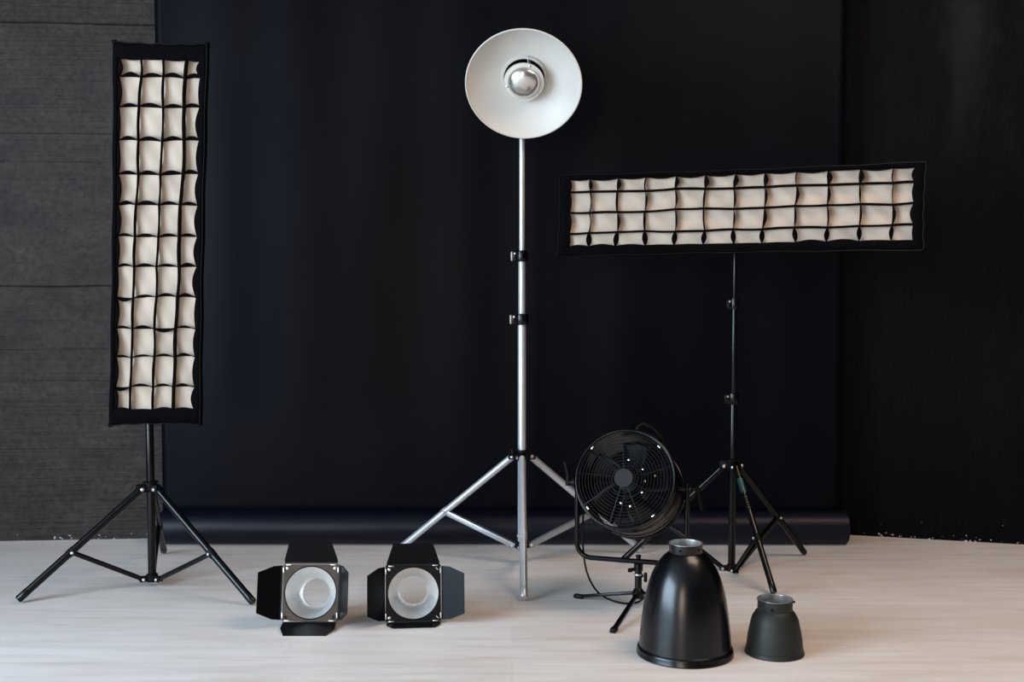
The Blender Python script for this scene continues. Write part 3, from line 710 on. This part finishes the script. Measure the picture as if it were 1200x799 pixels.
# ------------------------------------------------------------------ studio fan
def fan():
    hub = G(747.5, 700); hub = V((hub.x, hub.y, 0))
    hub = V((P(748, 690, 4.0).x, 4.0, 0))
    t = thing('studio_fan', 'round black wind fan with wire grille on its low tripod base', 'fan', hub)
    zp = P(745, 569, 4.0).z                                  # pivot height
    zy = P(745, 657, 4.0).z                                  # yoke bar
    pv = V((P(740, 566, 4.0).x, 4.0, zp))
    yaw = R(18); tl = R(21)
    nh = V((-math.sin(yaw), -math.cos(yaw), 0)); u = V((math.cos(yaw), -math.sin(yaw), 0))
    n = nh*math.cos(tl) + V((0,0,1))*math.sin(tl); w = u.cross(n); w = w if w.z > 0 else -w
    RD = .1705; Dp = .23
    m = frame(pv, n, u)                                       # local z = toward the front
    dr = MB().lathe([(RD-.006, Dp/2),(RD-.001,Dp/2),(RD-.001,Dp/2-.01),(RD-.004,Dp/2-.012),(RD-.004,.03),(RD-.001,.024),(RD-.001,.016),(RD-.004,.01),(RD-.004,-.05),(RD-.001,-.055),(RD-.001,-.063),(RD-.004,-.069),(RD-.004,-Dp/2+.01),(RD-.001,-Dp/2+.008),(RD-.001,-Dp/2),(RD-.008,-Dp/2)], m, 96, True).build('drum', M['black_metal'], t, ang=30)
    MB().torus(m @ Matrix.Translation((0,0,Dp/2)), RD, .0052, 96, 12).build('front_ring', M['black_metal'], dr)
    MB().torus(m @ Matrix.Translation((0,0,-Dp/2)), RD-.003, .004, 96, 8).build('rear_ring', M['black_metal'], dr)
    # grille
    def grille(z0, dome, name):
        q = MB(); nr = 12
        for k in range(nr):
            r = .040 + (RD-.012-.040)*k/(nr-1)
            q.torus(m @ Matrix.Translation((0,0,z0 + dome*(1-(r/RD)**2))), r, .0011, 72, 6)
        for k in range(9):
            a = 2*PI*k/9 + .28; pts_ = [(m @ V((r*math.cos(a), r*math.sin(a), z0 + dome*(1-(r/RD)**2) - .0015))) for r in (.028,.06,.09,.12,.15,RD-.002)]
            q.tube(pts_, .0013, 6)
        return q.build(name, M['wire'], t)
    gr = grille(Dp/2+.002, .018, 'front_grille')
    MB().lathe([(0,.0),(.031,.0),(.033,-.002),(.033,-.006),(0,-.006)], m @ Matrix.Translation((0,0,Dp/2+.024)), 40).build('grille_cap', M['hub'], gr)
    for a in (140, 47, 222, 312):
        ca, sa = math.cos(R(a)), math.sin(R(a)); p = m @ V(((RD-.010)*ca, (RD-.010)*sa, Dp/2+.004))
        MB().box(p, (.005,.012,.004), m.to_3x3() @ Matrix.Rotation(R(a), 3, 'Z'), .001).build('grille_clip', M['steel'], gr)
    grille(-Dp/2+.002, -.006, 'rear_grille')
    # motor and blades
    mo = MB().lathe([(0,-.09),(.045,-.09),(.052,-.08),(.052,.0),(.045,.008),(0,.008)], m, 40).build('motor', M['plastic'], t)
    q = MB(); q.lathe([(0,.0),(.040,.0),(.042,.006),(.042,.034),(.034,.046),(0,.05)], m @ Matrix.Translation((0,0,.01)), 40); q.build('rotor_hub', M['plastic'], t)
    for k in range(5):
        a0 = 2*PI*k/5; vs = []; K1, K2 = 8, 6
        for i in range(K1+1):
            r = .038 + (.150-.038)*i/K1
            for j in range(K2+1):
                s = j/K2-.5; ang = a0 + s*(.95-.25*i/K1) + .25*i/K1; tw = (.030 - .012*i/K1)
                vs.append(m @ V((r*math.cos(ang), r*math.sin(ang), .035 - s*2*tw)))
        fs = [(i*(K2+1)+j, i*(K2+1)+j+1, (i+1)*(K2+1)+j+1, (i+1)*(K2+1)+j) for i in range(K1) for j in range(K2)]
        o = MB().add(vs, fs).build('fan_blade', M['plastic'], t); s_ = o.modifiers.new('thick', 'SOLIDIFY'); s_.thickness = .002
    for k, (x, y) in enumerate(((.052,.045),(.062,.004),(.055,-.035),(.095,.025),(.018,-.085),(-.015,-.075),(.0,.075))):
        MB().lathe([(0,0),(.0035,0),(.0035,.003),(0,.004)], m @ Matrix.Translation((x, y, .075)), 10).build('motor_screw', M['yellow'] if k in (3,) else M['steel'], mo)
    q = MB()
    for a in (.4, 2.5, 4.6): q.tube([m @ V((.03*math.cos(a), .03*math.sin(a), .075)), m @ V(((RD-.006)*math.cos(a), (RD-.006)*math.sin(a), .075))], .004, 8)
    q.torus(m @ Matrix.Translation((0,0,.075)), .055, .003, 48, 6); q.build('motor_mount', M['plastic'], mo)
    # switch box and carrying handle on top of the drum
    R3 = m.to_3x3()
    bt = MB().box(m @ V((.060, RD*.93+.012, -.045)), (.075, .030, .10), R3 @ Matrix.Rotation(-.33, 3, 'Z'), .006).build('switch_box', M['plastic'], t)
    MB().box(m @ V((.112, RD*.80-.004, .008)), (.022, .007, .0015), R3 @ Matrix.Rotation(-.8, 3, 'Z')).build('yellow_label', M['yellow'], bt)
    q = MB(); q.tube([m @ V(p) for p in ((.015,RD-.006,.07),(.017,RD+.026,.062),(.030,RD+.040,.05),(.065,RD+.030,.03),(.095,RD+.002,.01),(.112,RD-.045,.0))], .007, 12)
    q.build('carry_handle', M['plastic'], t)
    for p in ((-.018,RD+.001,.030),(.012,RD-.004,.050),(.075,RD*.87,.060)):
        MB().lathe([(0,0),(.005,0),(.005,.003),(0,.005)], frame(m @ V(p), R3 @ V((0,1,.3))), 14).build('bolt', M['steel'], dr)
    # yoke
    hw = .196; zb0 = zy; rc = .05; pts_ = []
    def yp(x, z): return V((pv.x, pv.y, 0)) + u*x + V((0,0,z))
    pts_.append(yp(-hw, zp+.02)); pts_.append(yp(-hw, zb0+rc))
    for k in range(1,7): a = k/6*PI/2; pts_.append(yp(-hw+rc-rc*math.cos(a), zb0+rc-rc*math.sin(a)))
    for k in range(0,7): a = k/6*PI/2; pts_.append(yp(hw-rc+rc*math.sin(a), zb0+rc-rc*math.cos(a)))
    pts_.append(yp(hw, zp+.02))
    yk = MB().tube(pts_, .0088, 16).build('yoke', M['black_metal'], t)
    for s_ in (-1, 1):
        q = MB(); q.tube([yp(s_*(RD-.004), zp), yp(s_*(hw+.03), zp)], .008, 14); q.lathe([(0,0),(.018,0),(.018,.008),(.010,.012),(0,.012)], frame(yp(s_*(hw+.008), zp), u*s_), 20)
        q.build('pivot_bolt', M['black_metal'], yk)
        d2 = V((0,0,1)) if s_ < 0 else V((.25,0,-1)); a = yp(s_*(hw+.034), zp) ; off = d2.normalized()
        q = MB(); q.tube([a - off*.012, a + off*.03, a + off*.075 + V((-.012 if s_<0 else .0,0,0))], [.009,.008,.006], 12)
        q.build('tension_lever', M['plastic'], yk)
    # base: socket, short column, three flat legs
    zl = .055
    col = MB().lathe([(0,zl-.02),(.020,zl-.02),(.022,zl),(.016,zl+.01),(.0125,zl+.014),(.0125,zy-.035),(.016,zy-.034),(.016,zy-.010),(.008,zy-.006),(.008,zy+.014),(.010,zy+.014),(.010,zy+.020),(0,zy+.022)], Matrix.Translation(hub), 32).build('column', M['black_metal'], t)
    MB().torus(Matrix.Translation(hub + V((0,0,zy-.048))), .0125, .003, 32, 8).build('steel_ring', M['steel'], col)
    q = MB(); kp = hub + V((.016,-.008,zy-.052)); q.tube([hub + V((0,0,zy-.052)), kp], .005, 10)
    q.box(kp + V((.008,-.003,-.004)), (.012,.012,.034), None, .004); q.build('clamp_knob', M['plastic'], col)
    q = MB(); q.tube([hub + V((0,0,zy-.030)), hub + V((-.030,-.006,zy-.030))], .006, 10); q.box(hub + V((-.030,-.006,zy-.032)), (.016,.010,.014), None, .003); q.build('wing_screw', M['plastic'], col)
    f1, f2 = G(677, 701), G(719, 741)
    d1 = (f1-hub); d2 = (f2-hub); a3 = math.atan2(d1.y, d1.x); a4 = math.atan2(d2.y, d2.x)
    am = (a3 + (a4 if a4 > 0 else a4 + 2*PI))/2 + PI; f3 = hub + V((math.cos(am), math.sin(am), 0))*.27
    for f in (f1, f2, f3):
        dd = V((f.x-hub.x, f.y-hub.y, 0)); Ln = dd.length; dd.normalize()
        p0 = hub + dd*.010 + V((0,0,zl-.004)); p1 = V((f.x, f.y, .008)); ax = (p1-p0).normalized()
        lg = MB().box((p0+p1)/2, ((p1-p0).length, .016, .010), zrot(ax, None, V((0,0,1))), .002).build('leg', M['black_metal'], t)
        MB().box(p1 + V((0,0,-.000)) - ax*.004, (.036, .022, .015), zrot(V((ax.x,ax.y,0)), None, V((0,0,1))), .005).build('rubber_foot', M['plastic'], lg)
    # cable
    Yc = 4.02
    def cb(lst): 
        P_ = [V(p) for p in lst]; out = []
        for i in range(len(P_)-1):
            p0, p1, p2, p3 = P_[max(i-1,0)], P_[i], P_[i+1], P_[min(i+2,len(P_)-1)]
            for k in range(8):
                s = k/8; out.append(.5*((2*p1) + (-p0+p2)*s + (2*p0-5*p1+4*p2-p3)*s*s + (-p0+3*p1-3*p2+p3)*s**3))
        out.append(P_[-1]); return out
    pl = [yp(-hw+.02, zp+.0)+V((0,.03,.0)), P(684,590,4.085), P(683,620,4.07), P(684,650,4.06), P(689,674,4.03), G(700,693,.03), G(716,703,.012), G(734,707,.006), G(748,705,.006), G(757,698,.006)]
    MB().tube(cb(pl), .0034, 8).build('power_cable', M['plastic'], t)
    pl2 = [P(690,605,4.05), P(700,615,4.03), P(712,620,4.03), P(728,622,4.05), P(740,621,4.08)]
    MB().tube(cb([m @ V((-RD*.80,-RD*.62,.0)), P(697,614,4.08), P(708,620,4.06), P(722,623,4.06), m @ V((-.03,-RD+.004,-.03))]), .0026, 8).build('drum_cable', M['plastic'], t)
fan()

# ------------------------------------------------------------------ light
def area(name, loc, rot, sx, sy, power, col):
    l = bpy.data.lights.new(name, 'AREA'); l.shape = 'RECTANGLE'; l.size = sx; l.size_y = sy; l.energy = power; l.color = col
    o = bpy.data.objects.new(name, l); C.objects.link(o); o.location = loc; o.rotation_euler = rot; return o
# daylight in the two window openings
area('daylight_side', (XL+.0, (LWIN[0]+LWIN[1])/2, (LWIN[2]+LWIN[3])/2), (0, -PI/2, 0), LWIN[3]-LWIN[2]-.1, LWIN[1]-LWIN[0]-.1, 440, (.62,.81,1.0))
area('daylight_rear', ((RWIN[0]+RWIN[1])/2, YB+.0, (RWIN[2]+RWIN[3])/2), (PI/2, 0, 0), RWIN[1]-RWIN[0]-.1, RWIN[3]-RWIN[2]-.1, 90, (1.0,.84,.68))
area('warm_fill', (1.7, 3.0, ZC-.03), (0, 0, 0), 1.6, 1.2, 55, (1.0,.76,.58))  # unseen overhead fill, added to warm the floor at the right
w = bpy.data.worlds.new('world'); bpy.context.scene.world = w; w.use_nodes = True
w.node_tree.nodes['Background'].inputs[0].default_value = (.6,.75,1,1); w.node_tree.nodes['Background'].inputs[1].default_value = .6
vs = bpy.context.scene.view_settings
vs.view_transform = 'Standard'; vs.look = 'None'; vs.gamma = 1; vs.exposure = .2; vs.use_curve_mapping = False
